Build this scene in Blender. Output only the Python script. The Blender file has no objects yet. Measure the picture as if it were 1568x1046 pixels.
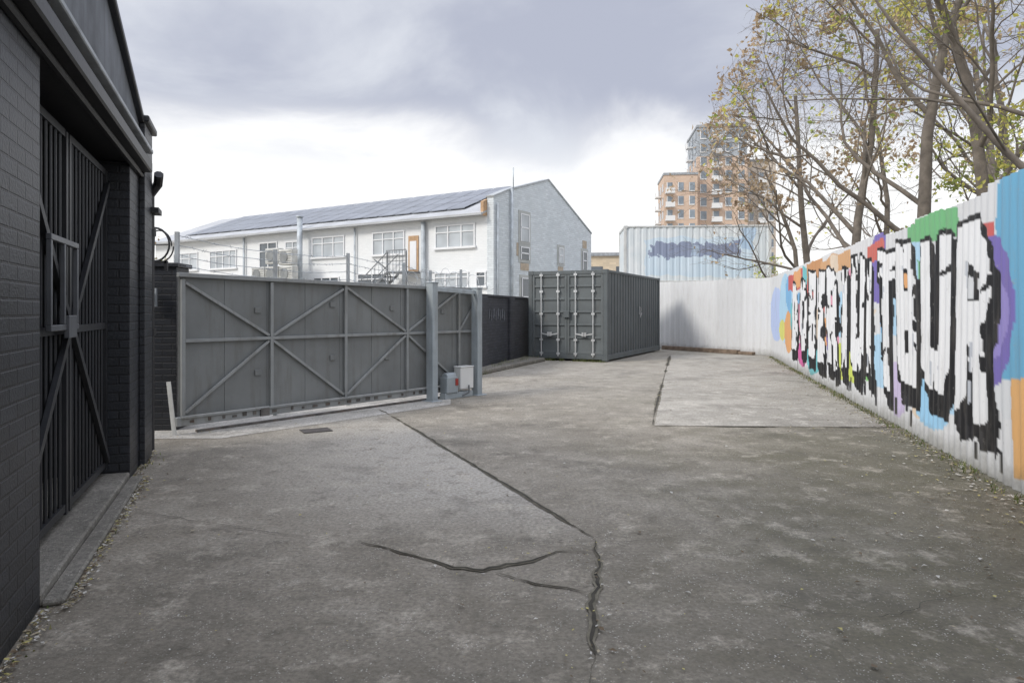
import bpy, math, random
import numpy as np
from mathutils import Vector, Matrix
R=math.radians
random.seed(7)
sc=bpy.context.scene
sc.view_settings.view_transform='Standard'
sc.view_settings.look='None'
sc.view_settings.exposure=0

# ------------------------------------------------------------ materials
def newmat(name):
    m=bpy.data.materials.new(name); m.use_nodes=True
    nt=m.node_tree; b=nt.nodes['Principled BSDF']
    return m,nt,b
def N(nt,t,**k):
    n=nt.nodes.new(t)
    for a,v in k.items(): setattr(n,a,v)
    return n
def setin(n,**k):
    for a,v in k.items(): n.inputs[a.replace('_',' ')].default_value=v
def noise(nt,vec,scale,detail=4,rough=.55):
    n=N(nt,'ShaderNodeTexNoise'); n.inputs['Scale'].default_value=scale
    n.inputs['Detail'].default_value=detail; n.inputs['Roughness'].default_value=rough
    if vec is not None: nt.links.new(vec,n.inputs['Vector'])
    return n.outputs['Fac']
def ramp(nt,src,a,b,lo=0.,hi=1.,smooth=False):
    n=N(nt,'ShaderNodeMapRange'); n.clamp=True
    if smooth: n.interpolation_type='SMOOTHSTEP'
    nt.links.new(src,n.inputs['Value'])
    for i,v in zip(('From Min','From Max','To Min','To Max'),(a,b,lo,hi)): n.inputs[i].default_value=v
    return n.outputs['Result']
def mix(nt,fac,a,b,mode='MIX'):
    n=N(nt,'ShaderNodeMix',data_type='RGBA',blend_type=mode)
    for s,v in ((0,fac),(6,a),(7,b)):
        if isinstance(v,bpy.types.NodeSocket): nt.links.new(v,n.inputs[s])
        elif s==0: n.inputs[s].default_value=v
        else: n.inputs[s].default_value=(*v,1) if len(v)==3 else v
    return n.outputs[2]
def mth(nt,op,a,b=None):
    n=N(nt,'ShaderNodeMath',operation=op)
    for i,v in enumerate((a,b)):
        if v is None: continue
        if isinstance(v,bpy.types.NodeSocket): nt.links.new(v,n.inputs[i])
        else: n.inputs[i].default_value=v
    return n.outputs[0]
def bump(nt,b,h,strength=.3,dist=.01):
    n=N(nt,'ShaderNodeBump'); n.inputs['Strength'].default_value=strength; n.inputs['Distance'].default_value=dist
    nt.links.new(h,n.inputs['Height']); nt.links.new(n.outputs[0],b.inputs['Normal'])
def ocoord(nt): return N(nt,'ShaderNodeTexCoord').outputs['Object']

def paint(name,col,rough=.6,metal=0,var=.25,scale=3,dirt=None,dirtamt=.35,bs=.15):
    m,nt,b=newmat(name); o=ocoord(nt)
    f=noise(nt,o,scale,6); f2=noise(nt,o,scale*9,4)
    c1=tuple(min(1,c*(1-var)) for c in col); c2=tuple(min(1,c*(1+var)) for c in col)
    c=mix(nt,ramp(nt,f,.3,.7),c1,c2)
    if dirt:
        mp=N(nt,'ShaderNodeMapping'); mp.inputs['Scale'].default_value=(6,6,.8); nt.links.new(o,mp.inputs[0])
        d=noise(nt,mp.outputs[0],1.5,6,.65)
        c=mix(nt,ramp(nt,d,.5,.75,0,dirtamt),c,dirt)
    nt.links.new(c,b.inputs['Base Color'])
    b.inputs['Roughness'].default_value=rough; b.inputs['Metallic'].default_value=metal
    if bs: bump(nt,b,f2,bs,.01)
    return m
def brickmat(name,col,mort,bw=.225,rh=.075,var=.3,rough=.7,bs=.6,dirt=None):
    m,nt,b=newmat(name); o=ocoord(nt)
    s=N(nt,'ShaderNodeSeparateXYZ'); nt.links.new(o,s.inputs[0])
    cx=N(nt,'ShaderNodeCombineXYZ'); nt.links.new(mth(nt,'ADD',s.outputs[0],s.outputs[1]),cx.inputs[0]); nt.links.new(s.outputs[2],cx.inputs[1])
    br=N(nt,'ShaderNodeTexBrick'); nt.links.new(cx.outputs[0],br.inputs['Vector'])
    setin(br,Scale=1.,Mortar_Size=.008,Mortar_Smooth=.4,Brick_Width=bw,Row_Height=rh,Bias=0.)
    br.inputs['Color1'].default_value=(*[c*(1-var) for c in col],1)
    br.inputs['Color2'].default_value=(*[min(1,c*(1+var)) for c in col],1)
    br.inputs['Mortar'].default_value=(*mort,1)
    f=noise(nt,o,1.3,6)
    c=mix(nt,ramp(nt,f,.35,.7,0,.5),br.outputs['Color'],dirt or tuple(x*.6 for x in col))
    nt.links.new(c,b.inputs['Base Color']); b.inputs['Roughness'].default_value=rough
    h=mth(nt,'ADD',mth(nt,'MULTIPLY',br.outputs['Fac'],-1.),mth(nt,'MULTIPLY',noise(nt,o,60,3),.5))
    bump(nt,b,h,bs,.008)
    return m
def glass(name,col=(.35,.42,.48),rough=.12):
    m,nt,b=newmat(name); o=ocoord(nt)
    c=mix(nt,ramp(nt,noise(nt,o,.8,2),.35,.65),tuple(x*.7 for x in col),col)
    nt.links.new(c,b.inputs['Base Color']); b.inputs['Roughness'].default_value=rough
    b.inputs['Specular IOR Level'].default_value=.8
    return m

# ------------------------------------------------------------ mesh helpers
class B:
    def __init__(s): s.v=[]; s.f=[]; s.m=[]
    def box(s,x0,x1,y0,y1,z0,z1,m=0):
        n=len(s.v)
        s.v+=[(x0,y0,z0),(x1,y0,z0),(x1,y1,z0),(x0,y1,z0),(x0,y0,z1),(x1,y0,z1),(x1,y1,z1),(x0,y1,z1)]
        s.f+=[(n,n+3,n+2,n+1),(n+4,n+5,n+6,n+7),(n,n+1,n+5,n+4),(n+1,n+2,n+6,n+5),(n+2,n+3,n+7,n+6),(n+3,n,n+4,n+7)]
        s.m+=[m]*6; return s
    def beam(s,p,q,w,h,m=0,up=(0,0,1)):
        p=Vector(p);q=Vector(q);d=(q-p).normalized();u=Vector(up)
        if abs(d.dot(u))>.98:u=Vector((0,1,0))
        a=d.cross(u).normalized();c=a.cross(d).normalized()
        n=len(s.v)
        for e in (p,q):
            for i,j in ((-1,-1),(1,-1),(1,1),(-1,1)): s.v.append(tuple(e+a*(i*w/2)+c*(j*h/2)))
        s.f+=[(n,n+1,n+2,n+3),(n+7,n+6,n+5,n+4)]+[(n+i,n+4+i,n+4+(i+1)%4,n+(i+1)%4) for i in range(4)]
        s.m+=[m]*6; return s
    def tube(s,pts,rs,k=6,m=0,cap=True):
        pts=[Vector(p) for p in pts]; n0=len(s.v); L=len(pts)
        ref=None
        for i,p in enumerate(pts):
            d=(pts[min(i+1,L-1)]-pts[max(i-1,0)]).normalized()
            if ref is None:
                ref=Vector((1,0,0)) if abs(d.x)<.7 else Vector((0,1,0))
            a=(ref-d*ref.dot(d)).normalized(); ref=a; c=d.cross(a)
            r=rs[i] if isinstance(rs,(list,tuple)) else rs
            for j in range(k):
                t=2*math.pi*j/k; s.v.append(tuple(p+a*(r*math.cos(t))+c*(r*math.sin(t))))
        for i in range(L-1):
            for j in range(k):
                s.f.append((n0+i*k+j,n0+i*k+(j+1)%k,n0+(i+1)*k+(j+1)%k,n0+(i+1)*k+j)); s.m.append(m)
        if cap:
            s.f.append(tuple(n0+j for j in range(k))[::-1]); s.f.append(tuple(n0+(L-1)*k+j for j in range(k))); s.m+=[m,m]
        return s
    def prism(s,poly,axis,a0,a1,m=0):
        n=len(s.v);k=len(poly)
        for a in (a0,a1):
            for u,w in poly:
                s.v.append({'x':(a,u,w),'y':(u,a,w),'z':(u,w,a)}[axis])
        s.f+=[tuple(n+i for i in range(k)),tuple(n+k+i for i in range(k))[::-1]]
        s.f+=[(n+i,n+k+i,n+k+(i+1)%k,n+(i+1)%k) for i in range(k)]
        s.m+=[m]*(k+2); return s
    def face(s,vs,m=0):
        n=len(s.v); s.v+=[tuple(v) for v in vs]; s.f.append(tuple(range(n,n+len(vs)))); s.m.append(m)
def root(name,loc=(0,0,0),rz=0):
    e=bpy.data.objects.new(name,None); sc.collection.objects.link(e)
    e.location=loc; e.rotation_euler=(0,0,rz); e.empty_display_size=.3; return e
def part(name,b,mats,parent=None,bev=0,smooth=False,loc=None,rz=0,fix=True):
    me=bpy.data.meshes.new(name); me.from_pydata(b.v,[],b.f)
    if not isinstance(mats,(list,tuple)): mats=[mats]
    for m in mats: me.materials.append(m)
    me.polygons.foreach_set('material_index',b.m)
    if smooth: me.polygons.foreach_set('use_smooth',[True]*len(b.f))
    me.update()
    if fix:
        import bmesh
        bm=bmesh.new(); bm.from_mesh(me); bmesh.ops.recalc_face_normals(bm,faces=bm.faces); bm.to_mesh(me); bm.free()
    o=bpy.data.objects.new(name,me); sc.collection.objects.link(o)
    if parent: o.parent=parent
    if loc: o.location=loc
    o.rotation_euler=(0,0,rz)
    if bev:
        md=o.modifiers.new('bevel','BEVEL'); md.width=bev; md.segments=1; md.limit_method='ANGLE'
    return o

# ------------------------------------------------------------ camera
cam=bpy.data.cameras.new('camera'); co=bpy.data.objects.new('camera',cam); sc.collection.objects.link(co)
co.location=(0,0,1.45); co.rotation_euler=(R(90),0,0); cam.lens=24; cam.sensor_width=36; cam.shift_y=-.03
cam.clip_start=.05; cam.clip_end=3000; sc.camera=co

# ------------------------------------------------------------ world + sun
sv=Vector((-.72,-.42,.66)).normalized()
elev=math.asin(sv.z); azi=math.atan2(sv.x,sv.y)
w=bpy.data.worlds.new('World'); sc.world=w; w.use_nodes=True
nt=w.node_tree; bg=nt.nodes['Background']; bg.inputs['Strength'].default_value=.1
sky=N(nt,'ShaderNodeTexSky',sky_type='NISHITA'); sky.sun_disc=False; sky.sun_elevation=elev; sky.sun_rotation=azi
g=N(nt,'ShaderNodeTexCoord').outputs['Generated']
sp=N(nt,'ShaderNodeSeparateXYZ'); nt.links.new(g,sp.inputs[0])
zz=mth(nt,'ADD',mth(nt,'MAXIMUM',sp.outputs[2],0.),.22)
cb=N(nt,'ShaderNodeCombineXYZ')
nt.links.new(mth(nt,'DIVIDE',sp.outputs[0],zz),cb.inputs[0]); nt.links.new(mth(nt,'DIVIDE',sp.outputs[1],zz),cb.inputs[1]); cb.inputs[2].default_value=3.7
n1=N(nt,'ShaderNodeTexNoise'); setin(n1,Scale=1.35,Detail=10.,Roughness=.54,Distortion=.35); nt.links.new(cb.outputs[0],n1.inputs['Vector'])
n2=N(nt,'ShaderNodeTexNoise'); setin(n2,Scale=.45,Detail=2.,Roughness=.5); nt.links.new(cb.outputs[0],n2.inputs['Vector'])
cf=mth(nt,'ADD',mth(nt,'MULTIPLY',n1.outputs['Fac'],.6),mth(nt,'MULTIPLY',n2.outputs['Fac'],.4))
cc=mix(nt,ramp(nt,cf,.40,.60,0,1,True),(.51,.54,.65),(.84,.87,.93))
hz=mth(nt,'ADD',sp.outputs[2],mth(nt,'MULTIPLY',mth(nt,'SUBTRACT',n1.outputs['Fac'],.5),.26))
cc=mix(nt,ramp(nt,hz,.18,.28,0,1,True),(1.14,1.14,1.14),cc)
sc10=mix(nt,1.,cc,(10,10,10),'MULTIPLY')
# overcast luminance rises towards the zenith
vm=N(nt,'ShaderNodeVectorMath',operation='SCALE'); nt.links.new(sc10,vm.inputs[0]); nt.links.new(ramp(nt,sp.outputs[2],.42,.85,1.,2.6,True),vm.inputs['Scale'])
fin=mix(nt,.93,sky.outputs[0],vm.outputs[0])
nt.links.new(fin,bg.inputs['Color'])
sl=bpy.data.lights.new('sun','SUN'); sl.energy=2.1; sl.angle=R(15); sl.color=(1,.95,.87)
so=bpy.data.objects.new('sun',sl); sc.collection.objects.link(so); so.rotation_euler=(-sv).to_track_quat('-Z','Y').to_euler()

# ------------------------------------------------------------ ground
def concrete(name,ca,cb_,lineA=False):
    m,nt,b=newmat(name); o=ocoord(nt)
    big=noise(nt,o,.35,5,.6); med=noise(nt,o,1.7,8,.65); fine=noise(nt,o,38,6,.7); vf=noise(nt,o,150,3,.6)
    c=mix(nt,ramp(nt,med,.3,.7),ca,cb_)
    c=mix(nt,ramp(nt,big,.42,.66,0,.6),c,tuple(x*.58 for x in ca))
    if lineA:
        s=N(nt,'ShaderNodeSeparateXYZ'); nt.links.new(o,s.inputs[0])
        x,y=s.outputs[0],s.outputs[1]
        dx,dy=(.539+1.80),(4.30-9.71); l=math.hypot(dx,dy); nx,ny=dy/l,-dx/l
        d=mth(nt,'ADD',mth(nt,'ADD',mth(nt,'MULTIPLY',x,nx),mth(nt,'MULTIPLY',y,ny)),-(nx*.539+ny*4.30))
        m1=ramp(nt,d,-.01,.01); m2=ramp(nt,mth(nt,'ADD',d,mth(nt,'MULTIPLY',med,1.6)),.9,3.4,1,0,True); m3=ramp(nt,y,4.2,5.4)
        c=mix(nt,mth(nt,'MULTIPLY',mth(nt,'MULTIPLY',m1,m2),mth(nt,'MULTIPLY',m3,.85)),c,(.52,.485,.425))
        # damp, mossy concrete on the right-hand side
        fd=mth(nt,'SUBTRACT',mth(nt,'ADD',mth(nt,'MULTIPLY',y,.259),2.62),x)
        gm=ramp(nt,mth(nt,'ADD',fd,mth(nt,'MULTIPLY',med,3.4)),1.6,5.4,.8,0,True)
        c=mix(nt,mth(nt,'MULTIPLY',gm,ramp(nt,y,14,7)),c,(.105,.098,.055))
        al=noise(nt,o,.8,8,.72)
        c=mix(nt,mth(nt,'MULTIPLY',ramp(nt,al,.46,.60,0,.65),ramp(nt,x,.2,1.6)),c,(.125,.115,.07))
        c=mix(nt,ramp(nt,mth(nt,'ADD',y,mth(nt,'MULTIPLY',al,3.)),3.0,6.2,.45,0,True),c,(.11,.10,.075))  # near part of the yard: foreground shade painted in as a darker tone
        c=mix(nt,ramp(nt,y,7,16,0,.7),c,mix(nt,ramp(nt,med,.35,.65),(.40,.37,.315),(.54,.505,.44)))  # far end of the yard: sunlight painted in as a paler tone
    st=noise(nt,o,.9,9,.72)
    c=mix(nt,ramp(nt,st,.52,.68,0,.6),c,(.085,.078,.06))
    st2=noise(nt,o,5,8,.75)
    c=mix(nt,ramp(nt,st2,.53,.66,0,.55),c,tuple(x*.42 for x in ca))
    c=mix(nt,ramp(nt,noise(nt,o,3.1,8,.75),.53,.66,0,.6),c,tuple(min(1,x*1.45) for x in cb_))
    vo=N(nt,'ShaderNodeTexVoronoi'); vo.inputs['Scale'].default_value=60; nt.links.new(o,vo.inputs['Vector'])
    sp_=mth(nt,'MULTIPLY',ramp(nt,vo.outputs['Distance'],.12,.28,1,0),ramp(nt,noise(nt,o,9,4,.7),.46,.58))
    c=mix(nt,mth(nt,'MULTIPLY',sp_,.85),c,(.68,.66,.60))
    c=mix(nt,ramp(nt,fine,.4,.65,0,.6),c,tuple(x*.33 for x in ca))
    nt.links.new(c,b.inputs['Base Color']); b.inputs['Roughness'].default_value=.85
    h=mth(nt,'ADD',mth(nt,'MULTIPLY',fine,.7),mth(nt,'ADD',mth(nt,'MULTIPLY',med,1.5),mth(nt,'MULTIPLY',vf,.3)))
    bump(nt,b,h,.7,.016)
    return m
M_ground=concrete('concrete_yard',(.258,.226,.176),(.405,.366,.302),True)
M_slab=concrete('concrete_slab',(.40,.37,.315),(.55,.515,.45))
M_pale=concrete('concrete_pale',(.55,.52,.47),(.69,.66,.61))
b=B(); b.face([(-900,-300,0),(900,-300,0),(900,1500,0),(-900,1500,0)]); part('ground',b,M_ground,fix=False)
b=B(); b.face([(1.80,8.62,.004),(4.70,8.50,.004),(8.0,21.2,.004),(7.2,22.6,.004),(5.1,22.2,.004),(3.84,17,.004)]); part('concrete_slab',b,M_slab,fix=False)
b=B(); b.face([(-4.5,7.72,.004),(-3.3,7.75,.004),(-.95,10.55,.004),(-1.2,13.5,.004),(-5.5,12,.004),(-6.2,8.6,.004)]); part('gateway_ramp',b,M_pale,fix=False)
M_crack=paint('crack_dark',(.045,.04,.03),.95,0,.6,8)
M_silt=paint('crack_silt',(.15,.135,.10),.95,0,.35,14)
def strip(b,pts,w,j,z=.010,seg=.05,rs=None):
    rr=rs or random
    P=[]
    for (x0,y0),(x1,y1) in zip(pts,pts[1:]):
        n=max(1,int(math.hypot(x1-x0,y1-y0)/seg))
        for i in range(n): P.append((x0+(x1-x0)*i/n,y0+(y1-y0)*i/n))
    P.append(pts[-1]); L=[];ww=w
    off=0
    for i,(x,y) in enumerate(P):
        a=P[max(0,i-1)];c=P[min(len(P)-1,i+1)]
        dx,dy=c[0]-a[0],c[1]-a[1];l=math.hypot(dx,dy) or 1; nx,ny=-dy/l,dx/l
        off=off*.75+rr.gauss(0,j); ww=max(.10*w,min(2.6*w,ww+rr.gauss(0,w*.5)))
        e=min(1,(i+1)/6,(len(P)-i)/6)
        L.append(((x+nx*(off+ww*e/2),y+ny*(off+ww*e/2),z),(x+nx*(off-ww*e/2),y+ny*(off-ww*e/2),z)))
    for p,q in zip(L,L[1:]): b.face([p[0],q[0],q[1],p[1]])
b=B();b2=B()
CR_=[([(-1.95,10.0),(-1.8,9.71),(-.65,7.08),(.539,4.30)],.007,.003),
([(.539,4.30),(.50,3.9),(.455,3.573),(.40,3.2),(.308,2.66),(.12,1.4)],.008,.008),
([(-.963,4.304),(-.733,4.162),(-.5125,3.997),(-.32,3.86),(-.16,3.797),(.06,3.945),(.259,4.106),(.517,4.128)],.007,.010),
([(-.16,3.797),(.1246,3.616),(.28,3.55),(.4425,3.451)],.005,.009),
([(-.963,4.304),(-1.492,4.404),(-2.0,4.62),(-2.7,4.92)],.0025,.010),
([(3.84,17),(1.91,9.24),(1.78,8.6)],.013,.002),
([(1.78,8.6),(3.04,8.5),(4.65,8.46)],.010,.004),
([(5.1,22),(3.84,17)],.018,.002),
([(.52,4.2),(1.4,4.5),(2.2,4.4)],.0018,.01),
([(-1.8,9.71),(-.2,10.3),(1.85,9.2)],.004,.006),
([(1.1,3.4),(1.7,3.2),(2.4,3.5)],.0015,.01)]
for p,w_,j_ in CR_:
    sd=random.Random(len(p)*7+int(w_*1e4)); strip(b,p,w_,j_,rs=sd)
    sd=random.Random(len(p)*7+int(w_*1e4))
    if w_>.0045: strip(b2,p,w_*2.6,j_,z=.007,rs=sd)
part('ground_cracks',b,M_crack,fix=False); part('crack_silt',b2,M_silt,fix=False)
b=B(); b.box(0,.34,0,.26,.004,.012); part('drain_cover',b,paint('drain_iron',(.10,.09,.085),.8,.2,.3,12),None,.003,loc=(-2.45,8.05,.0),rz=R(30))

# ------------------------------------------------------------ left building
M_blk=brickmat('black_painted_brick',(.019,.021,.026),(.011,.011,.013),rough=.42,bs=1.,dirt=(.030,.032,.037))
M_black=paint('black_paint',(.012,.012,.014),.45)
M_greyrender=paint('grey_render',(.14,.15,.165),.8,0,.4,2.5,(.05,.05,.055),.6)
M_ledge=paint('grey_ledge',(.34,.36,.38),.5,0,.25,4,(.08,.08,.08))
M_coping=paint('pale_coping',(.40,.42,.43),.6,0,.2,3)
M_frame=paint('gate_black_steel',(.024,.025,.028),.45,.1)
M_wicket=paint('gate_grey_steel',(.14,.145,.155),.4,.4)
M_kerb=concrete('kerb_concrete',(.20,.185,.155),(.31,.29,.25))
LB=root('black_brick_building',(-2.09,2.785,0),R(111.13))
E1=4.30
b=B(); b.box(-5,.58,0,.45,0,2.72); b.box(3.29,E1,0,.45,0,2.72); b.box(3.80,E1+.02,-.05,.0,0,3.2); b.box(3.80,E1,.0,.45,2.72,3.2)
b.box(-5,.58,.45,4,0,2.7); b.box(3.29,E1,.45,4,0,2.72)
part('brick_piers',b,M_blk,LB,.006)
b=B(); b.box(.58,3.29,.62,.7,0,2.7); b.box(.58,3.29,.45,.62,2.66,2.74); part('dark_doorway',b,M_black,LB)
b=B(); b.box(-5,3.79,-.03,.45,2.725,2.9); b.beam((-5,-.07,2.78),(3.79,-.07,2.78),.09,.1); b.beam((-5,-.02,2.70),(3.9,-.02,2.70),.05,.03)
part('lintel',b,M_black,LB,.012)
b=B(); b.prism([(-5,2.93),(3.79,2.93),(3.79,3.19),(-5,6.1)],'y',.0,.4); part('gable_wall',b,M_greyrender,LB)
b=B(); b.beam((-5,-.055,2.925),(3.80,-.055,2.925),.13,.035); part('ledge',b,M_ledge,LB,.006)
b=B(); b.beam((-5,.1,6.12),(3.79,.1,3.215),.30,.06); b.box(3.76,E1+.06,-.09,.5,3.2,3.26); part('coping',b,M_black,LB,.01)
b=B(); b.box(.58,3.29,.0,.6,0,.07); b.box(.58,3.29,-.10,-.0,0,.035); part('door_sill',b,M_kerb,LB,.012)
px_=E1+.07
b=B(); b.tube([(px_,-.02,.05),(px_,-.02,2.6),(px_-.04,-.1,2.72),(px_-.15,-.12,2.8)],.045,8)
b.tube([(px_,-.02,1.2),(px_,-.02,1.27)],.06,8); b.tube([(px_,-.02,2.2),(px_,-.02,2.27)],.06,8); b.box(E1-.1,px_+.1,-.12,.02,2.42,2.47)
part('drainpipe',b,M_black,LB,smooth=False)
b=B()
for (x0,x1) in ((.64,1.90),(1.94,3.24)):
    b.box(x0,x0+.05,.16,.21,.12,2.62);b.box(x1-.05,x1,.16,.21,.12,2.62)
    for z in (.14,1.30,2.58): b.box(x0+.05,x1-.05,.165,.205,z,z+.05)
    n=11
    for i in range(1,n): 
        x=x0+.03+(x1-x0-.06)*i/n; b.tube([(x,.18,.16),(x,.18,2.6)],.011,6)
    b.beam((x0+.05,.15,.2 if x0<1 else 1.3),(x1-.05,.15,1.3 if x0<1 else .2),.03,.05)
    b.beam((x0+.05,.15,2.5 if x0<1 else 1.4),(x1-.05,.15,1.4 if x0<1 else 2.5),.03,.05)
part('barred_gate',b,M_frame,LB)
b=B()
for z in (1.33,1.86): b.box(1.25,1.93,.105,.135,z,z+.035)
for x in (1.25,1.56,1.895): b.box(x,x+.03,.106,.134,1.366,1.859)
b.box(1.6,1.8,.09,.12,1.28,1.42)
part('lock_frame',b,M_wicket,LB,.003)

b=B(); b.box(0,.50,0,.4,0,1.98); b.box(-1.2,.0,.1,.4,0,1.9); b.box(-.03,.53,-.03,.43,1.98,2.03); part('black_brick_wall',b,M_blk,None,.006,loc=(-4.56,8.22,0),rz=R(5))
M_galv=paint('galvanised_steel',(.42,.45,.47),.45,.35,.15,5,(.22,.17,.12),.4)
M_gpost=paint('grey_post_paint',(.36,.40,.42),.55,.1,.12,4,(.16,.13,.1),.3)
b=B(); b.beam((-3.93,7.95,.0),(-4.02,7.99,.62),.05,.012); part('leaning_metal_strip',b,paint('pale_metal',(.5,.5,.48),.5))
b=B(); pts=[(-4.06+.17*math.cos(t*2*math.pi/24),7.75,2.20+.19*math.sin(t*2*math.pi/24)) for t in range(25)]
b.tube(pts,.012,6,cap=False); pts=[(-4.05+.15*math.cos(t*2*math.pi/24),7.82+.002*t,2.19+.18*math.sin(t*2*math.pi/24)) for t in range(25)]; b.tube(pts,.008,6,cap=False)
b.beam((-4.25,7.72,2.0),(-3.90,7.72,2.0),.03,.03); b.beam((-3.91,7.72,2.01),(-3.91,7.72,1.9),.03,.03);b.tube([(-4.06,7.74,2.02),(-4.06,7.76,2.4)],.006,5); b.tube([(-4.22,7.76,2.2),(-3.9,7.76,2.2)],.006,5); b.beam((-4.2,7.74,0),(-4.2,7.74,2.02),.03,.03)
part('cable_coil',b,M_black,smooth=False)
b=B(); b.box(0,.1,0,.03,0,.22);b.box(.03,.07,-.06,.0,.05,.17); part('wall_bracket',b,M_galv,loc=(-4.35,8.15,1.5))

# ------------------------------------------------------------ sliding gate
M_gate=paint('gate_grey_panel',(.200,.208,.204),.65,.05,.18,1.2,(.13,.122,.105),.6)
M_rib=paint('gate_rib',(.29,.30,.296),.6,.1,.12,4,(.13,.11,.08),.5)
M_rust=paint('rusty_edge',(.13,.12,.11),.8,.1,.5,9,(.12,.05,.02),.6)
ga=Vector((-3.9,8.0,0)); gb=Vector((-.64,12.0,0)); GL=(gb-ga).length
G=root('sliding_gate',ga,math.atan2(4.0,3.26))
zb,zt=.21,1.85
b=B(); b.box(0,GL,.0,.012,zb,zt)
for i in range(1,9):
    x=GL*i/9; b.box(x-.02,x+.02,-.006,.0,zb,zt)
part('panel',b,M_gate,G)
b=B(); XS=[0.03,.228*GL,.456*GL,.684*GL,.912*GL]
b.beam((-.03,-.03,zt+.02),(GL,-.03,zt-.045),.07,.05)
for x in XS: b.box(x-.022,x+.022,-.05,-.007,zb,zt-.03)
b.box(.055,GL,-.045,-.009,1.075,1.115)
for i,(x0,x1) in enumerate(zip(XS,XS[1:])):
    a,c=x0+.03,x1-.03
    if i%2==0: b.beam((a,-.025,1.78),(c,-.025,1.13),.028,.035);b.beam((a,-.025,.25),(c,-.025,1.06),.028,.035)
    else: b.beam((a,-.025,1.13),(c,-.025,1.76),.028,.035);b.beam((a,-.025,1.06),(c,-.025,.25),.028,.035)
b.beam((XS[4]+.03,-.025,1.13),(GL-.03,-.025,1.6),.028,.035)
part('frame_ribs',b,M_rib,G,.004)
b=B()
for (x,z) in ((.95,1.42),(.95,.62),(2.1,1.5),(2.1,.75),(3.2,1.45),(3.1,.7),(4.3,1.4)): b.box(x,x+.09,-.018,-.0075,z,z+.075)
part('cover_plates',b,M_gate,G,.004)
b=B(); b.box(-.05,GL,-.05,.03,.10,.205)
b.box(0,GL,-.075,-.052,.185,.215)
part('bottom_rail',b,M_rib,G,.005)
b=B()
x=.1
while x<GL-.2:
    b.box(x,x+random.uniform(.03,.09),-.056,-.0505,.13,.155+random.uniform(0,.03)); x+=random.uniform(.12,.28)
b.box(1.0,1.12,-.08,-.055,.1,.2)
b.box(.2,GL,-.04,.02,0,.03)
part('rail_rust',b,M_rust,G)
GP=root('gate_post_frame',(0,0,0),0)
def gp(t,off): 
    p=ga.lerp(gb,t); n=Vector((.775,-.632,0)); return p+n*off
b=B()
for t,off,h in ((.765,.16,1.89),(.972,.16,1.83)):
    p=gp(t,off); b.beam((p.x,p.y,0),(p.x,p.y,h),.15,.12,up=(.632,.775,0)); b.beam((p.x,p.y,h),(p.x,p.y,h+.02),.17,.14,up=(.632,.775,0)); b.beam((p.x,p.y,0),(p.x,p.y,.012),.26,.24,up=(.632,.775,0))
p=gp(.765,.16);q=gp(.972,.16); b.beam((p.x,p.y,1.80),(q.x,q.y,1.76),.05,.07)
part('posts',b,M_gpost,GP,.008)
MB_=root('gate_motor',gp(.87,.12),math.atan2(4,3.26))
M_white=paint('white_plastic',(.74,.74,.72),.4,0,.06); M_red=paint('red_cap',(.40,.04,.03),.4); M_dk=paint('dark_motor',(.09,.095,.1),.5)
b=B(); b.box(.04,.36,-.12,.04,.14,.50); b.box(.03,.37,-.13,.05,.50,.52); part('control_box',b,M_white,MB_,.01)
b=B(); b.box(-.28,-.02,-.12,.05,.1,.36); b.tube([(-.26,-.04,.36),(-.04,-.04,.36)],.07,12); b.box(-.3,.36,-.1,.04,0,.1); part('motor_body',b,M_gpost,MB_,.008)
b=B(); b.box(-.09,-.03,-.132,-.122,.22,.33); part('motor_label',b,M_red,MB_)
b=B(); b.tube([(.23,-.13,.2),(.2,-.16,.08),(.05,-.15,.04)],.012,6); part('cable',b,M_dk,MB_)
BW=root('barbed_wire_fence')
A=Vector((-4.12,8.4,0));C=Vector((-.9,12.5,0))
b=B()
heads=[(0.0,2.42),(.26,2.3),(.5,2.33),(.72,2.25),(.84,2.15),(.99,2.2)]
for t,h in heads:
    p=A.lerp(C,t); b.beam((p.x,p.y,0),(p.x,p.y,h),.045,.045)
part('poles',b,M_galv,BW)
b=B()
for k in range(4):
    for (t0,h0),(t1,h1) in zip(heads,heads[1:]):
        pts=[]
        for i in range(9):
            u=i/8; p=A.lerp(C,t0+(t1-t0)*u); z=(h0+(h1-h0)*u)-.04-.12*k-.03*math.sin(u*math.pi)+random.uniform(-.006,.006)
            pts.append((p.x,p.y,z))
        b.tube(pts,.004,4)
        for i in range(14):
            u=random.random(); p=A.lerp(C,t0+(t1-t0)*u); z=(h0+(h1-h0)*u)-.04-.12*k-.03*math.sin(u*math.pi)
            d=Vector((random.uniform(-1,1),random.uniform(-1,1),random.uniform(-1,1))).normalized()*.022
            b.tube([Vector((p.x,p.y,z))-d,Vector((p.x,p.y,z))+d],.003,3)
part('wires',b,M_galv,BW)
b=B(); pts=[]
RA=Vector((-2.2,10.9,1.98)); RB=Vector((-.45,13.2,2.0)); d=(RB-RA).normalized(); sd=d.cross(Vector((0,0,1)))
for i in range(280):
    u=i/279; a=u*2*math.pi*11; r=.17+.03*math.sin(i*.37)
    pts.append(RA.lerp(RB,u)+sd*(r*math.cos(a))+Vector((0,0,r*math.sin(a)+.02*math.sin(i*.21))))
b.tube(pts,.0045,4); part('razor_coil',b,M_galv,BW)

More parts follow.
